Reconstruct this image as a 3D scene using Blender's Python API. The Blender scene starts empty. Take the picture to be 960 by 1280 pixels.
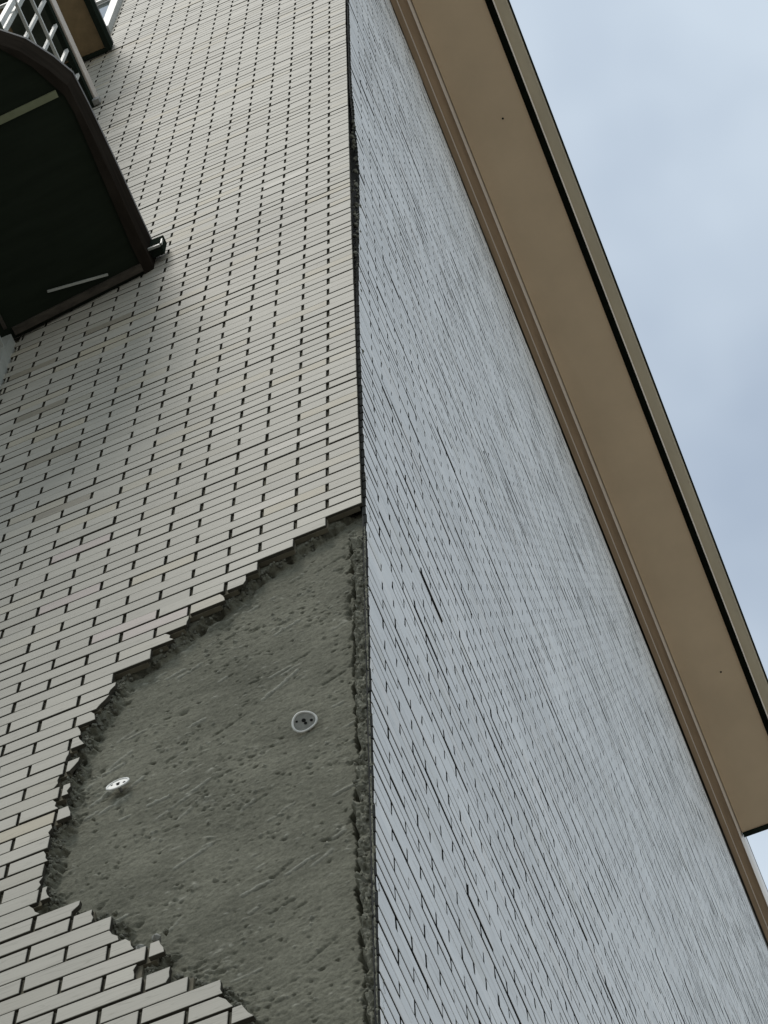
import bpy, bmesh, math, random
import numpy as np
from mathutils import Matrix, Vector, Euler

random.seed(11)
rng = np.random.default_rng(7)
S = bpy.context.scene
COL = S.collection

# ------------------------------------------------------------------ camera
F_PX, IMG_H = 3258.8, 1280.0
CAM = Vector((1.1166, -3.0281, 1.6))
RIGHT = Vector((0.92898593, 0.3696561, -0.01842604))
DOWN = Vector((-0.34819271, 0.8559979, -0.38213796))
FWD = Vector((-0.12548698, 0.3614166, 0.92392157))
cd = bpy.data.cameras.new('camera')
cd.sensor_fit = 'VERTICAL'; cd.sensor_height = 24.0
cd.lens = F_PX / IMG_H * 24.0
cd.clip_start = 0.05; cd.clip_end = 2000
cam = bpy.data.objects.new('camera', cd); COL.objects.link(cam)
cam.matrix_world = Matrix(((RIGHT.x, -DOWN.x, -FWD.x, CAM.x), (RIGHT.y, -DOWN.y, -FWD.y, CAM.y),
                           (RIGHT.z, -DOWN.z, -FWD.z, CAM.z), (0, 0, 0, 1)))
S.camera = cam

# ------------------------------------------------------------------ sky, sun, exposure
SUN_EL, SUN_AZ = math.radians(63), math.radians(198)      # azimuth clockwise from +Y
w = bpy.data.worlds.new('World'); S.world = w; w.use_nodes = True
nt = w.node_tree; nt.nodes.clear()
out = nt.nodes.new('ShaderNodeOutputWorld'); bg = nt.nodes.new('ShaderNodeBackground')
sky = nt.nodes.new('ShaderNodeTexSky'); sky.sky_type = 'NISHITA'; sky.sun_disc = False
sky.sun_elevation = SUN_EL; sky.sun_rotation = SUN_AZ; sky.air_density = 1.3; sky.dust_density = 0.6; sky.ozone_density = 1.0
tc = nt.nodes.new('ShaderNodeTexCoord'); mp = nt.nodes.new('ShaderNodeMapping')
mp.inputs['Location'].default_value = (1.28, 0.42, 2.16); mp.inputs['Scale'].default_value = (1.7, 1.7, 1.7)
no = nt.nodes.new('ShaderNodeTexNoise'); no.inputs['Scale'].default_value = 1.3
no.inputs['Detail'].default_value = 5; no.inputs['Roughness'].default_value = 0.52
cr = nt.nodes.new('ShaderNodeValToRGB')
cr.color_ramp.elements[0].position = 0.34; cr.color_ramp.elements[0].color = (0.36, 0.36, 0.36, 1)
cr.color_ramp.elements[1].position = 0.60; cr.color_ramp.elements[1].color = (0.93, 0.93, 0.93, 1)
mx = nt.nodes.new('ShaderNodeMixRGB'); mx.inputs[2].default_value = (8.2, 9.25, 10.1, 1)
nt.links.new(tc.outputs['Generated'], mp.inputs[0]); nt.links.new(mp.outputs[0], no.inputs['Vector'])
nt.links.new(no.outputs['Fac'], cr.inputs[0]); nt.links.new(cr.outputs[0], mx.inputs[0])
nt.links.new(sky.outputs[0], mx.inputs[1]); nt.links.new(mx.outputs[0], bg.inputs[0])
bg.inputs[1].default_value = 0.1
nt.links.new(bg.outputs[0], out.inputs[0])

sl = bpy.data.lights.new('sun', 'SUN'); sl.energy = 1.5; sl.angle = math.radians(17); sl.color = (1, 0.955, 0.88)
sun = bpy.data.objects.new('sun', sl); COL.objects.link(sun)
sd = Vector((math.sin(SUN_AZ) * math.cos(SUN_EL), math.cos(SUN_AZ) * math.cos(SUN_EL), math.sin(SUN_EL)))
sun.rotation_euler = sd.to_track_quat('Z', 'Y').to_euler(); sun.location = (6, -12, 30)
S.view_settings.view_transform = 'Standard'; S.view_settings.look = 'None'
S.view_settings.exposure = 0.0; S.view_settings.gamma = 1.0; S.view_settings.use_curve_mapping = False

# ------------------------------------------------------------------ materials
def mat(name, color, rough=0.6, spec=0.4, build=None):
    m = bpy.data.materials.new(name); m.use_nodes = True
    b = m.node_tree.nodes['Principled BSDF']
    b.inputs['Base Color'].default_value = (*color, 1); b.inputs['Roughness'].default_value = rough
    b.inputs['Specular IOR Level'].default_value = spec
    if build: build(m.node_tree, b)
    return m
def N(t, kind, **kw):
    n = t.nodes.new(kind)
    for k, v in kw.items():
        if k in n.inputs: n.inputs[k].default_value = v
        else: setattr(n, k, v)
    return n
def mottled(scale=(1, 1, 1), nscale=6, amt=0.25, bump=0.0, detail=5, bscale=None, coords='Object'):
    def f(t, b):
        c = b.inputs['Base Color'].default_value[:3]
        g = N(t, 'ShaderNodeTexCoord'); m = N(t, 'ShaderNodeMapping'); m.inputs['Scale'].default_value = scale
        t.links.new(g.outputs[coords], m.inputs[0])
        n = N(t, 'ShaderNodeTexNoise', Scale=nscale, Detail=detail, Roughness=0.6)
        t.links.new(m.outputs[0], n.inputs['Vector'])
        r = N(t, 'ShaderNodeValToRGB')
        r.color_ramp.elements[0].position = 0.3; r.color_ramp.elements[1].position = 0.7
        r.color_ramp.elements[0].color = (*[x * (1 - amt) for x in c], 1)
        r.color_ramp.elements[1].color = (*[min(1, x * (1 + amt)) for x in c], 1)
        t.links.new(n.outputs['Fac'], r.inputs[0]); t.links.new(r.outputs[0], b.inputs['Base Color'])
        if bump:
            n2 = N(t, 'ShaderNodeTexNoise', Scale=bscale or nscale * 5, Detail=4)
            t.links.new(m.outputs[0], n2.inputs['Vector'])
            bp = N(t, 'ShaderNodeBump', Strength=bump, Distance=0.004)
            t.links.new(n2.outputs['Fac'], bp.inputs['Height']); t.links.new(bp.outputs[0], b.inputs['Normal'])
    return f
def tile_build(vary, streak_axis):
    """Glazed tile: tone differs per tile, fine brushed lines run along its length, faint hairlines and grime."""
    def f(t, b):
        c = b.inputs['Base Color'].default_value[:3]
        oi = N(t, 'ShaderNodeObjectInfo'); ge = N(t, 'ShaderNodeNewGeometry')
        add = N(t, 'ShaderNodeMath', operation='ADD'); fr = N(t, 'ShaderNodeMath', operation='FRACT')
        t.links.new(oi.outputs['Random'], add.inputs[0]); t.links.new(ge.outputs['Random Per Island'], add.inputs[1])
        t.links.new(add.outputs[0], fr.inputs[0])
        r = N(t, 'ShaderNodeValToRGB'); e = r.color_ramp.elements
        e[0].color = (c[0] * (1 - vary), c[1] * (1 - vary * 1.1), c[2] * (1 - vary * 1.45), 1); e[1].color = (*[min(1, x * (1 + vary)) for x in c], 1)
        mid = e.new(0.86); mid.color = (*[x * (1 + vary * 0.35) for x in c], 1)
        low = e.new(0.10); low.color = (*[x * (1 - vary * 0.5) for x in c], 1)
        wa = e.new(0.93); wa.color = (c[0] * 1.01, c[1] * (0.955 if streak_axis == 'x' else 0.985), c[2] * (0.84 if streak_axis == 'x' else 0.965), 1)
        t.links.new(fr.outputs[0], r.inputs[0])
        m = N(t, 'ShaderNodeMapping')
        m.inputs['Scale'].default_value = (5, 5, 260) 
        t.links.new(ge.outputs['Position'], m.inputs[0])
        st = N(t, 'ShaderNodeTexNoise', Scale=1.0, Detail=3, Roughness=0.6); t.links.new(m.outputs[0], st.inputs['Vector'])
        mr = N(t, 'ShaderNodeMapRange'); mr.inputs['From Min'].default_value = 0.3; mr.inputs['From Max'].default_value = 0.7
        mr.inputs['To Min'].default_value = 0.93; mr.inputs['To Max'].default_value = 1.04
        t.links.new(st.outputs['Fac'], mr.inputs['Value'])
        big = N(t, 'ShaderNodeTexNoise', Scale=0.9, Detail=4, Roughness=0.55); t.links.new(ge.outputs['Position'], big.inputs['Vector'])
        mr2 = N(t, 'ShaderNodeMapRange'); mr2.inputs['From Min'].default_value = 0.3; mr2.inputs['From Max'].default_value = 0.7
        mr2.inputs['To Min'].default_value = 0.87; mr2.inputs['To Max'].default_value = 1.05
        t.links.new(big.outputs['Fac'], mr2.inputs['Value'])
        mu = N(t, 'ShaderNodeMath', operation='MULTIPLY')
        t.links.new(mr.outputs[0], mu.inputs[0]); t.links.new(mr2.outputs[0], mu.inputs[1])
        # thin diagonal hairlines (crazing and runs) on some tiles
        mh = N(t, 'ShaderNodeMapping'); mh.inputs['Rotation'].default_value = (0, math.radians(24), 0); mh.inputs['Scale'].default_value = (2.6, 2.6, 34)
        t.links.new(ge.outputs['Position'], mh.inputs[0])
        hl = N(t, 'ShaderNodeTexNoise', Scale=1.0, Detail=2, Roughness=0.5); t.links.new(mh.outputs[0], hl.inputs['Vector'])
        hr = N(t, 'ShaderNodeValToRGB'); he = hr.color_ramp.elements
        he[0].position = 0.485; he[0].color = (1, 1, 1, 1); he[1].position = 0.515; he[1].color = (1, 1, 1, 1)
        hm = he.new(0.5); hm.color = (0.80, 0.80, 0.79, 1)
        t.links.new(hl.outputs['Fac'], hr.inputs[0])
        m1 = N(t, 'ShaderNodeVectorMath', operation='MULTIPLY'); m2 = N(t, 'ShaderNodeVectorMath', operation='SCALE')
        t.links.new(r.outputs[0], m1.inputs[0]); t.links.new(hr.outputs[0], m1.inputs[1])
        t.links.new(m1.outputs[0], m2.inputs[0]); t.links.new(mu.outputs[0], m2.inputs['Scale'])
        t.links.new(m2.outputs[0], b.inputs['Base Color'])
        bp = N(t, 'ShaderNodeBump', Strength=0.22, Distance=0.0012)
        t.links.new(st.outputs['Fac'], bp.inputs['Height']); t.links.new(bp.outputs[0], b.inputs['Normal'])
    return f
M = {
 'tile': mat('cream_glazed_tile', (0.405, 0.380, 0.318), 0.62, 0.25, tile_build(0.10, 'x')),
 'tile_pink': mat('pinkish_glazed_tile', (0.375, 0.318, 0.28), 0.6, 0.4, tile_build(0.05, 'x')),
 'tile_tan': mat('tan_glazed_tile', (0.36, 0.335, 0.278), 0.6, 0.4, tile_build(0.06, 'x')),
 'tile_brown': mat('brown_glazed_tile', (0.275, 0.245, 0.185), 0.6, 0.4, tile_build(0.08, 'x')),
 'tile_side': mat('lightened_glazed_tile', (0.765, 0.75, 0.72), 0.5, 0.4, tile_build(0.09, 'y')),  # lightened against the front tile to make up for missing sun
 'tile_edge': mat('dirty_tile_edge', (0.065, 0.06, 0.048), 0.95, 0.0, mottled(nscale=20, amt=0.35)),
 'tile_edge_dark': mat('darker_tile_edge', (0.035, 0.036, 0.034), 0.95, 0.0, mottled(nscale=20, amt=0.35)),  # darker than the front wall's edges, for stronger joint lines
 'crumb': mat('loose_mortar', (0.165, 0.162, 0.13), 0.95, 0.1, mottled(nscale=60, amt=0.4, bump=0.4)),
 'grout': mat('old_grout', (0.15, 0.135, 0.098), 0.9, 0.1, mottled(nscale=9, amt=0.3)),
 'grout_side': mat('dark_grout', (0.045, 0.046, 0.043), 0.9, 0.1, mottled(nscale=9, amt=0.3)),
 'soffit': mat('brown_painted_soffit', (0.64, 0.482, 0.312), 0.55, 0.3, mottled(nscale=1.1, amt=0.09)),
 'trim': mat('brown_painted_trim', (0.45, 0.315, 0.195), 0.5, 0.35, mottled(scale=(8, 0.7, 8), nscale=2.5, amt=0.16)),
 'lip': mat('pale_pinkish_trim', (0.92, 0.82, 0.71), 0.35, 0.4, mottled(scale=(2, 0.6, 2), nscale=3, amt=0.06)),
 'gap': mat('shadow_dark_recess', (0.020, 0.026, 0.018), 0.9, 0.1, mottled(amt=0.2)),  # near-black colour stands in for the shadow between soffit and gutter
 'gutter': mat('grey_brown_gutter', (0.50, 0.425, 0.295), 0.5, 0.4, mottled(scale=(4, 0.8, 4), nscale=2, amt=0.08)),
 'edge_dark': mat('dark_green_edge', (0.018, 0.024, 0.018), 0.9, 0.0, mottled(amt=0.2)),
 'roof': mat('grey_roofing', (0.18, 0.17, 0.16), 0.8, 0.2, mottled(nscale=3, amt=0.2)),
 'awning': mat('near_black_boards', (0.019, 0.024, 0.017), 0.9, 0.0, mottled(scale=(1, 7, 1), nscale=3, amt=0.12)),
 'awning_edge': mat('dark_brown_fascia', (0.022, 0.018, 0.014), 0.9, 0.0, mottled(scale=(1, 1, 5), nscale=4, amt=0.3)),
 'awning_beam': mat('weathered_brown_beam', (0.065, 0.055, 0.043), 0.75, 0.2, mottled(scale=(1, 6, 6), nscale=5, amt=0.4, bump=0.3)),
 'joist': mat('mossy_green_joist', (0.20, 0.215, 0.13), 0.75, 0.2, mottled(nscale=7, amt=0.2)),
 'white_metal': mat('white_painted_metal', (0.52, 0.52, 0.485), 0.5, 0.4, mottled(nscale=8, amt=0.06)),
 'grey_metal': mat('grey_aluminium', (0.38, 0.39, 0.35), 0.45, 0.5, mottled(nscale=6, amt=0.18)),
 'handrail': mat('pale_pink_handrail', (0.60, 0.53, 0.46), 0.5, 0.4, mottled(nscale=8, amt=0.08)),
 'canopy': mat('brown_canopy_board', (0.235, 0.165, 0.085), 0.6, 0.3, mottled(scale=(3, 3, 3), nscale=5, amt=0.14)),
 'dark_room': mat('dark_green_wall', (0.05, 0.058, 0.045), 0.9, 0.0, mottled(nscale=3, amt=0.4)),
 'glass': mat('teal_window_glass', (0.06, 0.085, 0.085), 0.06, 0.8),
 'plastic': mat('off_white_plastic', (0.72, 0.71, 0.66), 0.5, 0.4, mottled(nscale=40, amt=0.1)),
 'plastic_dirty': mat('dusty_grey_plastic', (0.23, 0.225, 0.195), 0.6, 0.3, mottled(nscale=60, amt=0.2)),
 'hole': mat('dark_hole', (0.015, 0.015, 0.013), 0.9, 0.1, mottled(amt=0.2)),
 'steel': mat('dull_steel', (0.30, 0.29, 0.27), 0.5, 0.5, mottled(nscale=30, amt=0.2)),
 'ground': mat('worn_pavement', (0.23, 0.222, 0.205), 0.9, 0.2, mottled(nscale=2, amt=0.2)),
 'core': mat('wall_core', (0.30, 0.29, 0.27), 0.9, 0.2, mottled(nscale=3, amt=0.15)),
}
def mortar_mat():
    m = mat('bare_grey_mortar', (0.135, 0.135, 0.112), 0.92, 0.12); t = m.node_tree; b = t.nodes['Principled BSDF']
    g = N(t, 'ShaderNodeTexCoord')
    n1 = N(t, 'ShaderNodeTexNoise', Scale=3.2, Detail=6, Roughness=0.65); t.links.new(g.outputs['Object'], n1.inputs['Vector'])
    r1 = N(t, 'ShaderNodeValToRGB'); e = r1.color_ramp.elements
    e[0].position = 0.3; e[0].color = (0.108, 0.106, 0.079, 1); e[1].position = 0.72; e[1].color = (0.182, 0.177, 0.134, 1)
    t.links.new(n1.outputs['Fac'], r1.inputs[0])
    n2 = N(t, 'ShaderNodeTexNoise', Scale=95, Detail=3, Roughness=0.7); t.links.new(g.outputs['Object'], n2.inputs['Vector'])
    r2 = N(t, 'ShaderNodeMapRange'); r2.inputs['From Min'].default_value = .3; r2.inputs['From Max'].default_value = .7
    r2.inputs['To Min'].default_value = .74; r2.inputs['To Max'].default_value = 1.3
    t.links.new(n2.outputs['Fac'], r2.inputs['Value'])
    sc = N(t, 'ShaderNodeVectorMath', operation='SCALE'); t.links.new(r1.outputs[0], sc.inputs[0]); t.links.new(r2.outputs[0], sc.inputs['Scale'])
    at = N(t, 'ShaderNodeAttribute', attribute_name='wear')
    mix = N(t, 'ShaderNodeMixRGB'); mix.inputs[2].default_value = (0.42, 0.41, 0.34, 1)
    t.links.new(at.outputs['Fac'], mix.inputs[0]); t.links.new(sc.outputs[0], mix.inputs[1])
    t.links.new(mix.outputs[0], b.inputs['Base Color'])
    bp = N(t, 'ShaderNodeBump', Strength=0.8, Distance=0.005)
    n3 = N(t, 'ShaderNodeTexNoise', Scale=70, Detail=5, Roughness=0.65); t.links.new(g.outputs['Object'], n3.inputs['Vector'])
    t.links.new(n3.outputs['Fac'], bp.inputs['Height']); t.links.new(bp.outputs[0], b.inputs['Normal'])
    return m
M['mortar'] = mortar_mat()

# ------------------------------------------------------------------ helpers
def empty(name, loc=(0, 0, 0), rz=0, parent=None):
    o = bpy.data.objects.new(name, None); o.location = loc; o.rotation_euler = (0, 0, rz); o.empty_display_size = 0.2
    COL.objects.link(o); o.parent = parent; return o
def link(name, me, parent=None, m=None):
    if m is not None and not me.materials: me.materials.append(m)
    o = bpy.data.objects.new(name, me); COL.objects.link(o); o.parent = parent; return o
class MB:
    def __init__(s): s.v = []; s.f = []
    def poly(s, vs, fs):
        k = len(s.v); s.v += [tuple(p) for p in vs]; s.f += [tuple(i + k for i in f) for f in fs]
    def box(s, x0, x1, y0, y1, z0, z1):
        s.poly([(x0, y0, z0), (x1, y0, z0), (x1, y1, z0), (x0, y1, z0), (x0, y0, z1), (x1, y0, z1), (x1, y1, z1), (x0, y1, z1)],
               [(0, 3, 2, 1), (4, 5, 6, 7), (0, 1, 5, 4), (1, 2, 6, 5), (2, 3, 7, 6), (3, 0, 4, 7)])
    def bar(s, a, b, wx, wz, up=(0, 0, 1)):
        a = Vector(a); b = Vector(b); d = (b - a).normalized(); u = Vector(up)
        sx = d.cross(u).normalized(); uz = sx.cross(d).normalized()
        vs = [p + sx * i * wx / 2 + uz * j * wz / 2 for p in (a, b) for i, j in ((-1, -1), (1, -1), (1, 1), (-1, 1))]
        s.poly(vs, [(3, 2, 1, 0), (4, 5, 6, 7), (0, 1, 5, 4), (1, 2, 6, 5), (2, 3, 7, 6), (3, 0, 4, 7)])
    def prism(s, bottom, top):
        n = len(bottom)
        s.poly(list(bottom) + list(top), [tuple(range(n))[::-1], tuple(range(n, 2 * n))] + [(i, (i + 1) % n, n + (i + 1) % n, n + i) for i in range(n)])
    def mesh(s, name):
        me = bpy.data.meshes.new(name); me.from_pydata(s.v, [], s.f); me.update()
        bm = bmesh.new(); bm.from_mesh(me); bmesh.ops.recalc_face_normals(bm, faces=bm.faces); bm.to_mesh(me); bm.free()
        return me
    def build(s, name, m, parent=None, bevel=0):
        me = s.mesh(name); o = link(name, me, parent, m)
        if bevel:
            b = o.modifiers.new('bevel', 'BEVEL'); b.width = bevel; b.segments = 2; b.limit_method = 'ANGLE'
        return o
def lerp_tab(z, tab):
    xs = [a for a, _ in tab]; ys = [b for _, b in tab]; return float(np.interp(z, xs, ys))

def px_size(P, size):                       # rough size in the picture of something at P, None when outside the frame
    q = Vector(P) - CAM; d = q.dot(FWD)
    if d <= 0: return None
    u = 480 + F_PX * q.dot(RIGHT) / d; v = 640 + F_PX * q.dot(DOWN) / d
    if u < -25 or u > 985 or v < -15 or v > 1295: return None
    return size * F_PX / d * math.hypot(1, 0)

# ------------------------------------------------------------------ ground
g = MB(); g.poly([(-400, -400, 0), (400, -400, 0), (400, 400, 0), (-400, 400, 0)], [(0, 1, 2, 3)])
go = g.build('ground', M['ground']); go['kind'] = 'structure'

# ------------------------------------------------------------------ the building: one thing; walls, eave, awning, balcony, windows are its parts
building = empty('apartment_building', (0, 0, 0))
building['label'] = 'pale tiled apartment building with brown eave and ragged hole of fallen tiles'
building['category'] = 'building'
ROT = -0.023059                                         # the front wall is not quite square to the side wall
ROWH, Z0 = 0.0722, 9.493                                # course height; lower edge of course 0
PITCH_F, PITCH_S = 0.2394, 0.2105
ZTOP, ZBOT = 21.86, 0.0

front = MB(); front.box(-6, -0.035, 0.16, 0.35, ZBOT, ZTOP); 
front_o = front.build('front_wall', M['core'], building); front_o.rotation_euler = (0, 0, ROT)
front_o['label'] = 'cream tiled front wall with the hole in its tiling'
side = MB(); side.box(-0.3, -0.017, 0.16, 14, ZBOT, ZTOP + 0.62)
side_o = side.build('side_wall', M['core'], building)
side_o['label'] = 'grey white tiled side wall below the eave'

# --- corner edges and the outline of the hole (s = metres left of the corner, z = height)
S_EDGE = [(6, .012), (9.5, .012), (10.7, .017), (11.6, .019), (12.7, .024), (14.5, .026), (17, .028), (20, .02), (23, .02)]
Y_EDGE = [(5, .002), (8, .010), (9.5, .016), (11.0, .008), (11.6, .007), (12.7, .036), (13.86, .073), (14.6, .035), (15.4, .0), (17, -.003), (23, -.004)]
HOLE = [(.128, 9.457), (.246, 9.385), (.371, 9.312), (.435, 9.240), (.49, 9.17), (.61, 9.096), (.666, 9.02), (.735, 8.96), (.85, 8.90), (.860, 8.80),
        (.876, 8.735), (.907, 8.66), (.939, 8.59), (.930, 8.512), (.972, 8.442), (.941, 8.378), (.978, 8.306), (.946, 8.232), (.978, 8.16),
        (.945, 8.09), (.978, 8.02), (.971, 7.946), (.979, 7.874), (.971, 7.80), (.985, 7.73), (.944, 7.66), (.970, 7.585), (.852, 7.515),
        (.777, 7.44), (.724, 7.37), (.731, 7.30), (.662, 7.226), (.585, 7.155), (.612, 7.083), (.535, 7.01), (.47, 6.938), (.40, 6.866),
        (.385, 6.793), (.345, 6.72), (.355, 6.65), (.33, 6.58), (.25, 6.50), (.12, 6.43)]
HOLE_TOP, HOLE_BOT = Z0, 6.38
hz = np.array([b for _, b in HOLE])[::-1]; hs = np.array([a for a, _ in HOLE])[::-1]
def hole_end(j):
    zc = Z0 + ROWH * (j + .5)
    if zc > HOLE_TOP or zc < HOLE_BOT: return None
    return float(hs[np.argmin(np.abs(hz - zc))])

# --- tile shapes
JH, JV, JV_S = 0.0118, 0.0082, 0.0105                                  # head joint, bed joint
TH = 0.0135
def tile_mesh_poly(mb, pts, d0=TH, ch=0.0014, place=None):
    """pts: outline (x,z) counter-clockwise seen from the front; front face at y=0, back at y=d0."""
    n = len(pts); cx = sum(p[0] for p in pts) / n; cz = sum(p[1] for p in pts) / n
    def ins(p):
        dx, dz = cx - p[0], cz - p[1]
        return (p[0] + math.copysign(min(ch, abs(dx)), dx), p[1] + math.copysign(min(ch, abs(dz)), dz))
    vs = [(x, d0, z) for x, z in pts] + [(x, ch * .8, z) for x, z in pts] + [(a, 0, b) for a, b in map(ins, pts)]
    if place: vs = [place(v) for v in vs]
    fs = []
    for i in range(n):
        k = (i + 1) % n
        fs += [(i, k, n + k, n + i), (n + i, n + k, 2 * n + k, 2 * n + i)]
    fs.append(tuple(range(2 * n, 3 * n)))
    mb.poly(vs, fs)
def dress(me, ns, m):
    """glaze on the face and arris, dirty clay on the edges"""
    me.materials.append(m); me.materials.append(M['tile_edge_dark' if m is M['tile_side'] else 'tile_edge'])
    idx = []
    if len(ns) == 1: ns = ns * (len(me.polygons) // (2 * ns[0] + 1))
    for n in ns: idx += [1, 0] * n + [0]
    me.polygons.foreach_set('material_index', idx); me.update()
MESHES = {}
def rect_mesh(width, matname, jv=JV):
    key = (round(width, 3), matname, jv)
    if key not in MESHES:
        mb = MB(); h = (ROWH - jv) / 2; a = width / 2
        tile_mesh_poly(mb, [(-a, -h), (a, -h), (a, h), (-a, h)])
        me = bpy.data.meshes.new('tile'); me.from_pydata(mb.v, [], mb.f); dress(me, [4], M[matname])
        MESHES[key] = me
    return MESHES[key]

SPECIAL = {}
for names, lst in (('tile_pink', [(1.073, 10.1), (1.072, 9.686), (.833, 9.244), (.70, 9.18)]),
                   ('tile_tan', [(.635, 7.171), (.288, 10.298), (.188, 10.314), (.294, 9.812), (.299, 13.989), (.195, 13.648), (.9, 8.02), (1.25, 9.95)]),
                   ('tile_brown', [(1.095, 12.777), (1.554, 12.549), (1.42, 11.939), (1.286, 11.278), (1.197, 10.591)])):
    for s_, z_ in lst: SPECIAL[(s_, z_)] = names

def jitter(scale=1.0):
    d = -abs(random.gauss(0, .0011)) * scale if random.random() < .5 else random.gauss(0, .0006) * scale
    return d, random.gauss(0, .010) * scale, random.gauss(0, .0022) * scale, random.gauss(0, .0016) * scale

def place_fn(c, rx, ry, rz):
    mat4 = Euler((rx, ry, rz)).to_matrix()
    return lambda v: tuple(mat4 @ Vector(v) + Vector(c))

def front_world(s, z): 
    a = -ROT; return (-math.cos(a) * s, math.sin(a) * s, z)

def course_tiles(j):
    """(s0, s1) of every tile of course j on the front wall."""
    first = .248 if j % 2 == 0 else .134
    zc = Z0 + ROWH * (j + .5); edge = lerp_tab(zc, S_EDGE)
    res = []; lo = edge; k = first
    while lo < 4.2:
        res.append((lo, k - JH / 2, lo == edge)); lo = k + JH / 2; k += PITCH_F
    return res

cands, broken, grout = [], [], MB()
JMIN, JMAX = -int(Z0 / ROWH), int((ZTOP - Z0) / ROWH) - 1
for j in range(JMIN, JMAX + 1):
    zc = Z0 + ROWH * (j + .5); he = hole_end(j)
    gs = max(lerp_tab(zc, S_EDGE) + .012, (he + .006 + random.uniform(0, .012)) if he else 0)
    near = -46 < j < 8
    grout.box(-4.6, -gs, 0.0105, 0.026 if near else 0.030, zc - ROWH / 2, zc + ROWH / 2 - (0 if j == JMAX else 0))
    for s0, s1, corner in course_tiles(j):
        if he is not None and s1 <= he + .012: continue
        win = (1.72 < (s0 + s1) / 2 and 12.24 < zc < 13.2)
        if win and s0 > 1.70: continue
        if win: s1 = min(s1, 1.70)
        if he is not None and s0 < he - .004:
            broken.append((j, zc, he, s0, s1)); continue
        s_snap = s0
        sm = (s0 + s1) / 2
        key = 'tile'
        for (a, b), nm in SPECIAL.items():
            if s0 - .006 <= a <= s1 + .006 and abs(b - zc) < ROWH / 2: key = nm
        P = front_world(sm, zc); ps = px_size(P, s1 - s0)
        cands.append((ps or 0, s0, s1, zc, key, j))
grout_o = grout.build('grout', M['grout'], front_o)
cands.sort(key=lambda c: -c[0])
field = {'tile': MB()}
n_obj = 0
ROW_F = {}
for ps, s0, s1, zc, key, j in cands:
    dd, rx, ry, rz = jitter()
    h = (ROWH - JV)
    sm = (s0 + s1) / 2; w_ = s1 - s0
    rd = ROW_F.setdefault(j, (random.gauss(0, .0006), random.gauss(0, .0008)))
    c = (-sm, dd + rd[0], zc + rd[1] + random.gauss(0, .0006))
    if (ps and n_obj < 300 - len(broken)) or (key != 'tile' and ps):
        o = bpy.data.objects.new('tile', rect_mesh(w_, key)); COL.objects.link(o)
        o.parent = front_o; o.location = c; o.rotation_euler = (rx, ry, rz)
        if key != 'tile': o['label'] = {'tile_pink': 'pinkish tile', 'tile_tan': 'tan tile', 'tile_brown': 'brown tile'}[key]
        n_obj += 1
    else:
        a = w_ / 2
        tile_mesh_poly(field['tile'], [(-a, -h / 2), (a, -h / 2), (a, h / 2), (-a, h / 2)], place=place_fn(c, rx, ry, rz))
# broken tiles along the ragged edge
for j, zc, he, s0, s1 in broken:
    h = (ROWH - JV) / 2; dd, rx, ry, rz = jitter()
    if zc > 9.2 and abs(he - s0) < .03:                # clean steps along the top of the hole
        pts = [(-s1, -h), (-s0 - .002, -h), (-s0 - .002, h), (-s1, h)]
    else:
        e = min(he, s1 - .03)
        top = e + random.uniform(-.02, .022); bot = e + random.uniform(-.02, .022)
        if zc < 7.5: top = e + random.uniform(.0, .03); bot = e - random.uniform(.005, .03) if random.random() < .6 else top + random.uniform(-.01, .01)
        mids = []
        for q in (-.35, .3):
            f_ = (q + 1) / 2; mids.append((-(bot * (1 - f_) + top * f_ + random.uniform(-.007, .007)), q * h))
        pts = [(-s1, -h), (-bot, -h)] + mids + [(-top, h), (-s1, h)]
    cx = sum(p[0] for p in pts) / len(pts)
    mb = MB(); tile_mesh_poly(mb, [(p[0] - cx, p[1]) for p in pts], ch=0.001)
    me = bpy.data.meshes.new('broken_tile'); me.from_pydata(mb.v, [], mb.f)
    dress(me, [len(pts)], M['tile_tan' if (7.1 < zc < 7.2 and he < .7) else 'tile'])
    o = link('tile', me, front_o); o.location = (cx, dd - .0005, zc); o.rotation_euler = (rx * .6, ry, rz)
    o['label'] = 'broken tile at the edge of the hole'
me = bpy.data.meshes.new('tile_field'); me.from_pydata(field['tile'].v, [], field['tile'].f); dress(me, [4], M['tile'])
fo = link('tile_field', me, front_o); fo['kind'] = 'stuff'

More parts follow.
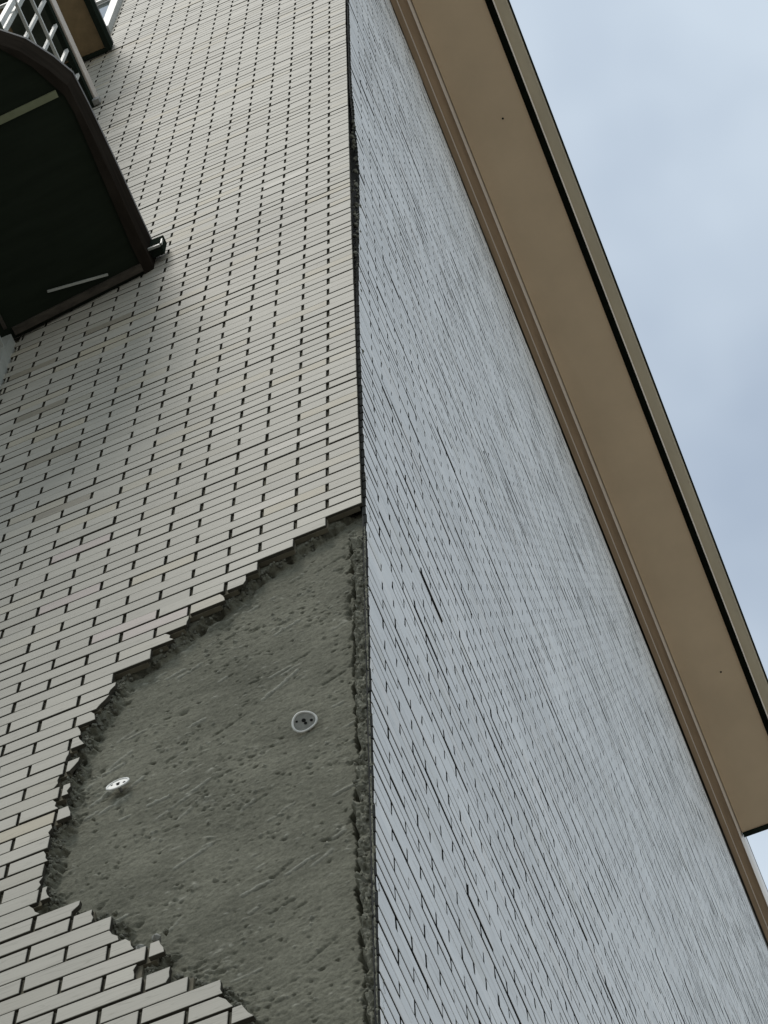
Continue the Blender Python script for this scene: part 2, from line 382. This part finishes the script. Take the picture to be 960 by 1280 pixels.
# --- side wall tiling
cs, sgrout = [], MB()
for j in range(JMIN, JMAX + 1):
    zc = Z0 + ROWH * (j + .5); edge = lerp_tab(zc, Y_EDGE)
    sgrout.box(-0.018, -0.0105, edge + .006, 14, zc - ROWH / 2, zc + ROWH / 2)
    k = .135 if j % 2 == 0 else .240
    lo = edge
    while lo < 13.8:
        if k - JH / 2 - lo > .02:
            P = (0, (lo + k) / 2, zc); cs.append((px_size(P, k - lo) or 0, lo, k - .005, zc))
        lo = k + .005; k += PITCH_S
sgrout.build('grout', M['grout_side'], side_o)
ROW_D = {}
cs.sort(key=lambda c: -c[0])
RZ90 = Euler((0, 0, math.radians(90))).to_matrix()
sfield = MB()
for i, (ps, y0, y1, zc) in enumerate(cs):
    dd, rx, ry, rz = jitter(1.35)
    if random.random() < .25: rx += random.gauss(0, .018)
    rd = ROW_D.setdefault(round(zc, 3), random.gauss(0, .0008)); w_ = y1 - y0; c = Vector((-dd * .75 + rd, (y0 + y1) / 2, zc + random.gauss(0, .0011)))
    if ps and i < 300:
        o = bpy.data.objects.new('tile', rect_mesh(w_, 'tile_side', JV_S)); COL.objects.link(o)
        o.parent = side_o; o.location = c
        o.rotation_euler = (RZ90 @ Euler((rx, ry, rz)).to_matrix()).to_euler()
    else:
        R = RZ90 @ Euler((rx, ry, rz)).to_matrix(); a = w_ / 2; h = (ROWH - JV_S) / 2
        tile_mesh_poly(sfield, [(-a, -h), (a, -h), (a, h), (-a, h)], place=lambda v: tuple(R @ Vector(v) + c))
me = bpy.data.meshes.new('tile_field'); me.from_pydata(sfield.v, [], sfield.f); dress(me, [4], M['tile_side'])
so = link('tile_field', me, side_o); so['kind'] = 'stuff'

# ------------------------------------------------------------------ bare mortar in the hole: a relief sheet
DX = 0.0036
ss = np.r_[np.arange(0.0, .085, .0024), np.arange(.0855, 1.075, .0042)]; zs = np.arange(6.0, 9.78, DX)
SS, ZZ = np.meshgrid(ss, zs)
def SI(v): return int(min(len(ss) - 1, max(0, np.searchsorted(ss, v))))
def vnoise(cell_s, cell_z, seed):
    r = np.random.default_rng(seed)
    ns = int(1.2 / cell_s) + 3; nz = int(4.0 / cell_z) + 3
    G = r.random((nz, ns)) * 2 - 1
    u = SS / cell_s; v = (ZZ - 5.95) / cell_z
    i = np.floor(u).astype(int); k = np.floor(v).astype(int); fu = u - i; fv = v - k
    fu = fu * fu * (3 - 2 * fu); fv = fv * fv * (3 - 2 * fv)
    return (G[k, i] * (1 - fu) + G[k, i + 1] * fu) * (1 - fv) + (G[k + 1, i] * (1 - fu) + G[k + 1, i + 1] * fu) * fv
def sstep(x, a, b):
    t = np.clip((x - a) / (b - a), 0, 1); return t * t * (3 - 2 * t)
wear = np.zeros_like(SS)
flat = .047 + .0035 * vnoise(.30, .40, 1) + .0016 * vnoise(.10, .07, 2) + .0010 * vnoise(.05, .022, 3) + .0009 * vnoise(.020, .014, 4) + .0008 * vnoise(.010, .008, 5)
# pits and bits standing proud
NZ = vnoise(.007, .007, 51)
CL = [(rng.uniform(.05, 1.0), rng.uniform(6.3, 9.3)) for _ in range(60)]
for i in range(2600):
    s0, z0 = rng.uniform(.03, 1.02), rng.uniform(6.2, 9.5)
    if rng.random() < .55:
        cc = CL[rng.integers(60)]; s0 = cc[0] + rng.normal(0, .045); z0 = cc[1] + rng.normal(0, .045)
        if not (.03 < s0 < 1.02 and 6.2 < z0 < 9.5): continue
    big = rng.random() < .035
    a = rng.uniform(.008, .020) if big else rng.uniform(.0032, .0075); b = rng.uniform(.005, .009) if big else rng.uniform(.0030, .0050)
    i0, i1 = SI(s0 - 3 * a), SI(s0 + 3 * a) + 2; k0, k1 = max(0, int((z0 - 6 - 3 * b) / DX)), int((z0 - 6 + 3 * b) / DX) + 2
    sub = (slice(k0, k1), slice(i0, i1)); th = rng.normal(.20, .6)
    ds = SS[sub] - s0; dz = ZZ[sub] - z0
    p = (ds * math.cos(th) - dz * math.sin(th)) / a; q = (ds * math.sin(th) + dz * math.cos(th)) / b
    jag = NZ[sub]; e = np.exp(-(p * p + q * q) * (1 + .9 * jag)) * np.clip(1 + .8 * jag, 0, 2)
    if rng.random() < .55: flat[sub] += e * (rng.uniform(.006, .015) if big else .002 + .010 * rng.random() ** 2)
    else:
        flat[sub] -= e * rng.uniform(.002, .007); wear[sub] = np.maximum(wear[sub], e * rng.uniform(.05, .75))
# trowel scratches: shallow strokes with a raised lip, running up to the right
strokes = [(.676, 7.92, .548, 8.009), (.862, 8.085, .755, 8.147), (.415, 7.786, .306, 7.83), (.334, 7.334, .236, 7.426), (.52, 8.30, .40, 8.37), (.60, 7.60, .47, 7.68)]
for i in range(90):
    s0, z0 = rng.uniform(.1, .98), rng.uniform(6.5, 9.25); l = rng.uniform(.03, .13); th = rng.normal(.50, .22)
    strokes.append((s0, z0, s0 - l * math.cos(th), z0 + l * math.sin(th)))
for s0, z0, s1, z1 in strokes:
    L = math.hypot(s1 - s0, z1 - z0); tx, tz = (s1 - s0) / L, (z1 - z0) / L
    i0, i1 = SI(min(s0, s1) - .02), SI(max(s0, s1) + .02); k0, k1 = max(0, int((min(z0, z1) - .02 - 6) / DX)), int((max(z0, z1) + .02 - 6) / DX)
    sub = (slice(k0, k1), slice(i0, i1)); ds = SS[sub] - s0; dz = ZZ[sub] - z0
    al = np.clip((ds * tx + dz * tz) / L, 0, 1); q = (-ds * tz + dz * tx); end = sstep(al, 0, .12) * (1 - sstep(al, .85, 1)) * np.clip(.85 + .6 * NZ[sub], 0, 1.3)
    amp = rng.uniform(.45, 1.0)
    if rng.random() < .6:                              # pale scrape, thin and proud
        k_ = end * amp * np.exp(-(q / .0048) ** 2)
        flat[sub] -= .004 * k_; flat[sub] += end * amp * .005 * np.exp(-((q - .008) / .005) ** 2)
        wear[sub] = np.maximum(wear[sub], np.clip(1.1 * k_, 0, .9))
    else:                                              # gouge
        flat[sub] += end * amp * .009 * np.exp(-(q / .005) ** 2)
# ragged rim
zz_line = zs
he_line = np.interp(zz_line, hz, hs)
he_line = np.where(zz_line > 9.457, np.interp(zz_line, [9.457, 9.50, 9.60, 9.78], [.128, .10, .09, .06]), he_line)
he_line = np.where(zz_line < 6.43, -1.0, he_line)
rim = he_line[:, None] - SS + .012 * vnoise(.03, .035, 11) + .010 * vnoise(.012, .014, 12) - .006
t = sstep(rim, -.008, .040)
lump = .5 + .5 * vnoise(.020, .018, 13); lump2 = vnoise(.010, .010, 14)
band = np.exp(-((rim - .012) / .022) ** 2)
base_d = .022 + .006 * sstep(zs, 8.6, 8.9)[:, None]
D = base_d + (flat - base_d) * t + band * (.015 * lump + .014 * lump2 - .008 + .05 * np.clip(vnoise(.026, .020, 15) - .15, 0, 1))
# loose mortar ridge along the corner, with a deep crack beside it
zc_t = [6.0, 6.516, 6.807, 7.088, 7.28, 7.48, 7.74, 7.993, 8.209, 8.565, 8.94, 9.297, 9.6]
sc_t = [.026, .027, .034, .046, .042, .055, .040, .040, .045, .046, .040, .050, .05]
scr = np.interp(zs, zc_t, sc_t)[:, None] + .011 + .008 * vnoise(.5, .035, 21) + .005 * vnoise(.5, .012, 22)
inh = (zs > 6.2)[:, None] & (zs < 9.33)[:, None]
ridge = (1 - sstep(SS - scr, -.006, .002)) * (1 - sstep(zs, 9.26, 9.36))[:, None]
ridge_d = .021 + .009 * vnoise(.030, .045, 23) + .010 * np.round(2 * vnoise(.026, .034, 28)) * .5 + .006 * vnoise(.009, .012, 24) + .004 * vnoise(.006, .006, 26)
D = D * (1 - ridge) + ridge_d * ridge
crk = np.exp(-((SS - scr - .005) / .0064) ** 4) * (.075 + .030 * (.5 + .5 * vnoise(.4, .05, 25))) * (1 - sstep(zs, 9.30, 9.40))[:, None]
crk *= (.25 + .75 * sstep(zs, 6.95, 7.2))[:, None]
D += crk
broke = np.exp(-((SS - scr - .018) / .018) ** 2) * np.clip(vnoise(.016, .022, 27) - .1, 0, 1) * .040 * (zs > 8.3)[:, None] * (1 - sstep(zs, 9.26, 9.36))[:, None]
D += broke
edge_d = np.exp(-((SS - .0165) / .003) ** 2) * .010
D += edge_d
ye = np.interp(zs, [a for a, _ in Y_EDGE], [b for _, b in Y_EDGE])[:, None]
cover = sstep(SS, .004, .0065) * (1 - sstep(SS, .010, .014)) * (1 - sstep(zs, 9.30, 9.42))[:, None]
D = D * (1 - cover) + (ye - .003 + .003 * vnoise(.02, .016, 33) + .003 * vnoise(.02, .007, 34)) * cover
rough_rim = np.clip(band + ridge, 0, 1)
D += rough_rim * .003 * vnoise(.0075, .0075, 31)
wear *= (1 - np.clip(band, 0, 1))
wear = np.maximum(wear, .30 * ridge * np.clip(.3 + vnoise(.008, .010, 41), 0, 1))
nzs, nss = SS.shape
V = np.stack([-SS - .0008, D, ZZ], -1).reshape(-1, 3)
idx = np.arange(nzs * nss).reshape(nzs, nss)
Fq = np.stack([idx[:-1, :-1], idx[1:, :-1], idx[1:, 1:], idx[:-1, 1:]], -1).reshape(-1, 4)
me = bpy.data.meshes.new('exposed_mortar'); me.from_pydata(V.tolist(), [], Fq.tolist())
at = me.attributes.new('wear', 'FLOAT', 'POINT'); at.data.foreach_set('value', wear.reshape(-1).astype(np.float32))
me.update(); mo = link('exposed_mortar', me, front_o, M['mortar']); mo['label'] = 'bare grey mortar where the tiles have fallen off'
me.polygons.foreach_set('use_smooth', [True] * len(me.polygons))

# crumbs of mortar clinging to the rim and to the corner ridge
cr_mb = MB()
def crumb(mb, c, r):
    bm = bmesh.new(); bmesh.ops.create_icosphere(bm, subdivisions=1, radius=r)
    sc = Vector((random.uniform(.7, 1.5), random.uniform(.6, 1.1), random.uniform(.6, 1.2)))
    e = Euler((random.uniform(0, 6), random.uniform(0, 6), random.uniform(0, 6))).to_matrix()
    vs = [tuple(e @ Vector((v.co.x * sc.x, v.co.y * sc.y, v.co.z * sc.z)) * random.uniform(.72, 1.2) + Vector(c)) for v in bm.verts]
    mb.poly(vs, [tuple(v.index for v in f.verts) for f in bm.faces]); bm.free()
for i in range(800):
    z = random.uniform(6.5, 9.42); k = int((z - 6) / DX)
    s = float(he_line[k]) - random.uniform(-.006, .028)
    if s < .03: continue
    i_ = SI(s); crumb(cr_mb, (-s, float(D[k, i_]) - .002, z), random.uniform(.003, .0085))
for i in range(260):
    z = random.uniform(6.4, 9.3); s = random.uniform(.012, .06)
    k = int((z - 6) / DX); crumb(cr_mb, (-s, float(D[k, SI(s)]) - .001, z), random.uniform(.003, .007))
for i in range(160):                                     # mortar showing in the open joint higher up the corner
    z = random.uniform(9.6, 14.8); y = random.uniform(.012, .012 + lerp_tab(z, Y_EDGE) * .8)
    crumb(cr_mb, (-random.uniform(.004, .022), y + .012, z), random.uniform(.005, .013))
co = cr_mb.build('mortar_crumbs', M['crumb'], front_o); co['kind'] = 'stuff'
# chips of tile and mortar left lying on the lower edge of the hole
for (s, z, r) in ((.635, 7.19, .017), (.600, 7.215, .014), (.575, 7.235, .012), (.73, 7.42, .009), (.845, 8.0, .006)):
    mb = MB(); crumb(mb, (0, 0, 0), r); o = mb.build('mortar_chip', M['plastic_dirty'] if r > .0125 else M['mortar'], front_o)
    o.location = (-s, .012, z)
# corner backing behind the open joint, near black in place of the gap's shade
cb = MB(); cb.box(-.034, -.0185, .135, .34, ZBOT, ZTOP); cb.build('corner_mortar', M['grout_side'], building)

# ------------------------------------------------------------------ window under the awning, window high up (parts of the building)
def window(name, s0, s1, z0, z1, label, sash=True):
    wd = empty(name, (0, 0, 0), ROT, building); wd['label'] = label
    f = MB(); p, t_ = -.05, .045
    f.box(-s1, -s0, p, .06, z1 - t_, z1); f.box(-s1 - .01, -s0 + .005, p - .01, .06, z0 - .025, z0)
    f.box(-s0 - t_, -s0, p, .06, z0, z1 - t_); f.box(-s1, -s1 + t_, p, .06, z0, z1 - t_)
    f.build('frame', M['grey_metal'] if name == 'window' and z0 < 14 else M['white_metal'], wd)
    sh = MB(); a, b = s0 + t_ + .002, s1 - t_ - .002; md = (a + b) / 2
    for q0, q1, yy in ((a, md, -.030), (md, b, -.005)):
        sh2 = MB(); k = .04
        sh2.box(-q1, -q1 + k, yy, yy + .022, z0 + .002, z1 - t_ - .002); sh2.box(-q0 - k, -q0, yy, yy + .022, z0 + .002, z1 - t_ - .002)
        sh2.box(-q1 + k, -q0 - k, yy, yy + .022, z0 + .002, z0 + k); sh2.box(-q1 + k, -q0 - k, yy, yy + .022, z1 - t_ - k, z1 - t_ - .002)
        so_ = sh2.build('sash', M['grey_metal'] if z0 < 14 else M['white_metal'], wd)
        gl = MB(); gl.box(-q1 + k, -q0 - k, yy + .008, yy + .013, z0 + k, z1 - t_ - k); gl.build('pane', M['glass'], wd)
    return wd
w1 = window('window', 1.715, 3.2, 12.27, 13.10, 'grey framed window below the dark awning')
br = MB(); br.bar((-1.74, -.05, 12.95), (-1.74, -.36, 12.95), .02, .02); br.build('window_bracket', M['grey_metal'], w1)
w2 = window('window', 1.835, 3.3, 20.1, 21.4, 'white framed window above the balcony canopy')

# ------------------------------------------------------------------ dark awning: its underside dips to the left
aw = empty('awning', (0, 0, 0), 0, building); aw['label'] = 'dark awning with rounded front corner and almost black underside'
K = .33
def uz(x, h=0.0): return 13.37 + K * (x + 1.06) + h
inner = [(-1.072, .03), (-1.076, -.113), (-1.070, -.45), (-1.063, -.800), (-1.072, -.895), (-1.150, -1.076), (-1.242, -1.208), (-1.45, -1.40), (-1.75, -1.53), (-2.2, -1.58)]
outer = [(-1.028, .03), (-1.030, -.15), (-1.030, -.45), (-1.036, -.770), (-1.043, -.925), (-1.092, -1.030), (-1.172, -1.160), (-1.38, -1.36), (-1.72, -1.56), (-2.2, -1.63)]
inner.append((-3.1, -1.58)); outer.append((-3.1, -1.63))
us = inner + [(-3.1, .03)]
b = MB(); b.prism([(x, y, uz(x, .004)) for x, y in us], [(x, y, uz(x, .08)) for x, y in us]); b.build('underside', M['awning'], aw)
b = MB()
for i in range(len(inner) - 1):
    (a0, b0), (a1, b1) = inner[i], inner[i + 1]; (c0, d0), (c1, d1) = outer[i], outer[i + 1]
    b.poly([(a0, b0, uz(a0, -.012)), (a1, b1, uz(a1, -.012)), (c1, d1, uz(c1, .0)), (c0, d0, uz(c0, .0)),
            (a0, b0, uz(a0, .26)), (a1, b1, uz(a1, .26)), (c1, d1, uz(c1, .26)), (c0, d0, uz(c0, .26))],
           [(0, 1, 2, 3), (3, 2, 6, 7), (0, 4, 5, 1), (4, 7, 6, 5)])
b.build('fascia', M['awning_edge'], aw)
b = MB(); b.prism([(x, y, uz(x, .262)) for x, y in outer] + [(-3.1, .03, uz(-3.1, .262))], [(x, y, uz(x, .29)) for x, y in outer] + [(-3.1, .03, uz(-3.1, .29))]); b.build('awning_top', M['roof'], aw)
b = MB(); b.bar((-1.10, -.915, uz(-1.10, -.002)), (-2.6, -.905, uz(-2.6, -.002)), .034, .02); b.build('joist', M['joist'], aw)
b = MB(); b.bar((-1.078, -.012, uz(-1.078, .005)), (-1.715, -.004, uz(-1.715, .005)), .036, .05); b.build('wall_beam', M['awning_beam'], aw)
b = MB(); b.bar((-1.225, -.052, uz(-1.225, -.010)), (-1.50, -.105, uz(-1.50, -.012)), .010, .012); b.build('light_gap_bar', M['grey_metal'], aw)  # pale bar standing in for the gap of light by the beam
b = MB(); b.bar((-1.74, -.03, uz(-1.74, -.001)), (-1.765, -1.35, uz(-1.765, -.001)), .016, .012); b.build('joint_strip', M['awning_beam'], aw)
b = MB(); b.box(-1.028, -.965, -.05, -.005, 13.46, 13.63); b.build('gutter_end', M['edge_dark'], aw)
b = MB(); b.box(-1.028, -.968, -.062, -.0505, 13.440, 13.456); b.box(-.9645, -.958, -.062, -.0505, 13.457, 13.53); b.build('gutter_lip', M['grey_metal'], aw)

# ------------------------------------------------------------------ balcony with white railing, farther up
ba = empty('balcony', (0, 0, 0), 0, building); ba['label'] = 'balcony with white bars and pale pink handrail above the awning'
XB = -1.75; YW = .035
b = MB(); b.box(-4.0, XB + .03, -.93, YW, 15.85, 16.0); b.build('slab', M['dark_room'], ba)
b = MB(); b.box(XB - .03, XB + .025, -.93, YW, 17.80, 17.95); b.box(-4.0, XB - .03, -.93, -.875, 17.80, 17.95); b.build('handrail', M['handrail'], ba, bevel=.006)
b = MB(); b.box(XB - .020, XB + .012, -.90, YW, 17.71, 17.799); b.build('rail_skirt', M['edge_dark'], ba)
for z in (17.25, 16.75):
    b = MB(); b.bar((XB + .012, -.92, z), (XB + .012, YW, z), .018, .03); b.bar((-4, -.89, z), (XB, -.89, z), .018, .03); b.build('rail', M['white_metal'], ba)
bal = MB(); bal.box(-.010, .010, -.010, .010, 16.0, 17.709); bme = bal.mesh('baluster'); bme.materials.append(M['white_metal'])
for y in (-.69, -.523, -.356, -.19):
    o = bpy.data.objects.new('baluster', bme); COL.objects.link(o); o.parent = ba; o.location = (XB, y, 0)
for k in range(11):
    o = bpy.data.objects.new('baluster', bme); COL.objects.link(o); o.parent = ba; o.location = (XB - .17 - k * .18, -.89, 0)
for q, (x, y, ww) in enumerate(((XB, -.895, .032), (XB - .02, -.835, .03))):
    b = MB(); b.box(x - ww / 2, x + ww / 2, y - ww / 2, y + ww / 2, 16.0, 17.799 if q == 0 else 17.70); b.build('post', M['white_metal'] if q == 0 else M['grey_metal'], ba)
b = MB(); b.box(XB - .015, XB + .055, -.004, .03, 17.72, 17.79); b.build('wall_bracket', M['steel'], ba)

# ------------------------------------------------------------------ canopy over the balcony
ca = empty('balcony_canopy', (0, 0, 0), 0, building); ca['label'] = 'brown canopy with dark rim over the balcony'
b = MB(); b.box(-4.0, -1.80, -.95, .008, 19.42, 19.46); b.build('soffit_board', M['canopy'], ca)
b = MB(); b.box(-1.80, -1.762, -.99, .03, 19.385, 19.56); b.build('rim', M['edge_dark'], ca)
b = MB(); b.box(-4.0, -1.801, -.99, -.951, 19.385, 19.56); b.box(-4.0, -1.801, .009, .034, 19.385, 19.56); b.build('rim', M['edge_dark'], ca)
b = MB(); b.box(-4.0, -1.762, -.99, .03, 19.562, 19.60); b.build('canopy_roof', M['roof'], ca)
for k in range(5):
    b = MB(); b.box(-2.34 - k * .4, -2.02 - k * .4, -.93, -.01, 19.40, 19.419); b.build('roof_panel', M['dark_room'], ca)

# ------------------------------------------------------------------ eave along the side wall (rises slightly towards the far end)
ev = empty('roof_eave', (0, 0, 21.87), 0, building); ev.rotation_euler = (math.atan(.0445), 0, 0)
ev['label'] = 'wide brown boxed eave with gutter along the top of the side wall'
Y0, YE, YF = -.4, 9.25, 14.0
def run(name, prof, m, y0, y1, lbl=None):
    b = MB(); b.prism([(x, y0, z) for x, z in prof], [(x, y1, z) for x, z in prof]); return b.build(name, m, ev)
run('wall_trim', [(.0015, -.012), (.044, -.008), (.044, .4), (.0015, .4)], M['trim'], Y0, YF)
run('trim_bead', [(.0445, -.010), (.052, .004), (.052, .4), (.0445, .4)], M['lip'], Y0, YF)
run('upper_trim', [(.0525, .008), (.122, .014), (.122, .4), (.0525, .4)], M['trim'], Y0, YF)
run('cornice_lip', [(.1225, -.012), (.126, -.012), (.150, .075), (.152, .4), (.1225, .4)], M['lip'], Y0, YF)
run('soffit', [(.1525, .046), (.674, .052), (.674, .09), (.1525, .09)], M['soffit'], Y0, YE)
run('soffit_edge', [(.6745, .040), (.681, .040), (.681, .20), (.6745, .20)], M['soffit'], Y0, YE)
run('recess', [(.6815, .16), (.738, .16), (.738, .22), (.6815, .22)], M['gap'], Y0, YE)
run('gutter_lip', [(.7385, .000), (.743, -.004), (.749, .018), (.749, .20), (.7385, .20)], M['lip'], Y0, YE)
run('gutter', [(.7495, .040), (.838, .052), (.850, .075), (.850, .22), (.7495, .22)], M['gutter'], Y0, YE)
run('gutter_rim', [(.8505, .066), (.860, .066), (.860, .24), (.8505, .24)], M['edge_dark'], Y0, YE)
b = MB(); b.box(.154, .862, YE + .001, YE + .05, .035, .42); b.build('end_board', M['edge_dark'], ev)  # end cap, its shade put in as near-black colour
b = MB(); b.box(.153, .858, Y0, YE, .241, .42); b.build('roof_deck', M['roof'], ev)
b = MB(); b.box(-5.8, .1515, .36, YF, .401, .55); b.build('roof_deck', M['roof'], ev)
me = bpy.data.meshes.new('soffit_screw'); bm = bmesh.new(); bmesh.ops.create_cone(bm, segments=10, radius1=.009, radius2=.006, depth=.006, cap_ends=True); bm.to_mesh(me); bm.free(); me.materials.append(M['hole'])
for x, y in ((.48, 2.16), (.50, 7.6)):
    o = bpy.data.objects.new('soffit_screw', me); COL.objects.link(o); o.parent = ev; o.location = (x, y, .048)

# ------------------------------------------------------------------ two plastic anchor discs in the bare mortar
def ring(mb, R, r, n=28, m=8, squash=1.0, warp=None):
    k = len(mb.v)
    for i in range(n):
        a = 2 * math.pi * i / n; rr = R * (warp(a) if warp else 1)
        for q in range(m):
            c = 2 * math.pi * q / m
            mb.v.append(((rr + r * math.cos(c)) * math.cos(a), r * squash * math.sin(c), (rr + r * math.cos(c)) * math.sin(a)))
    for i in range(n):
        for q in range(m):
            mb.f.append((k + i * m + q, k + ((i + 1) % n) * m + q, k + ((i + 1) % n) * m + (q + 1) % m, k + i * m + (q + 1) % m))
def disc(mb, R, y0, y1, n=28, cx=0, cz=0, warp=None):
    a = [(cx + R * (warp(2 * math.pi * i / n) if warp else 1) * math.cos(2 * math.pi * i / n), cz + R * (warp(2 * math.pi * i / n) if warp else 1) * math.sin(2 * math.pi * i / n)) for i in range(n)]
    mb.prism([(x, y0, z) for x, z in a], [(x, y1, z) for x, z in a])
def anchor(s, z, dist, tilt, label, mface, warp=None, plate_m=None, depth=.052):
    a = empty('anchor_disc', front_world(s, z)); a['label'] = label; a['category'] = 'wall anchor'
    a.rotation_euler = (0, 0, ROT)
    h = empty('head', (0, dist, 0), 0, a); h.rotation_euler = tilt
    b = MB(); ring(b, .0335, .0034, squash=.9, warp=warp); b.build('rim', M[mface], h)
    b = MB(); disc(b, .0325, .000, .002, warp=warp); b.build('plate', M[plate_m or mface], h)
    for (px_, pz_, r) in ((0, .004, .0062), (.003, -.007, .0048), (.021, -.002, .0045), (-.02, .006, .0035)):
        b = MB(); disc(b, r, -.0009, -.0003, 12, px_, pz_); b.build('hole', M['hole'], h)
    b = MB(); n = 10
    b.prism([(.005 * math.cos(6.283 * i / n), dist + .003, .005 * math.sin(6.283 * i / n)) for i in range(n)], [(.005 * math.cos(6.283 * i / n), depth, .005 * math.sin(6.283 * i / n)) for i in range(n)])
    b.build('pin', M['steel'], a)
    return a
A1 = anchor(.793, 8.187, .024, (math.radians(-8), math.radians(5), 0), 'white round plastic anchor disc flat on bare mortar near the left edge of the hole', 'plastic')
A2 = anchor(.212, 8.123, .024, (math.radians(28), math.radians(-8), math.radians(10)), 'bent dusty plastic anchor disc with broken rim tilted on bare mortar near the corner', 'plastic',
            warp=lambda a: 1 + .06 * math.sin(2 * a + .6) + .05 * math.sin(3 * a + 2), plate_m='plastic_dirty')
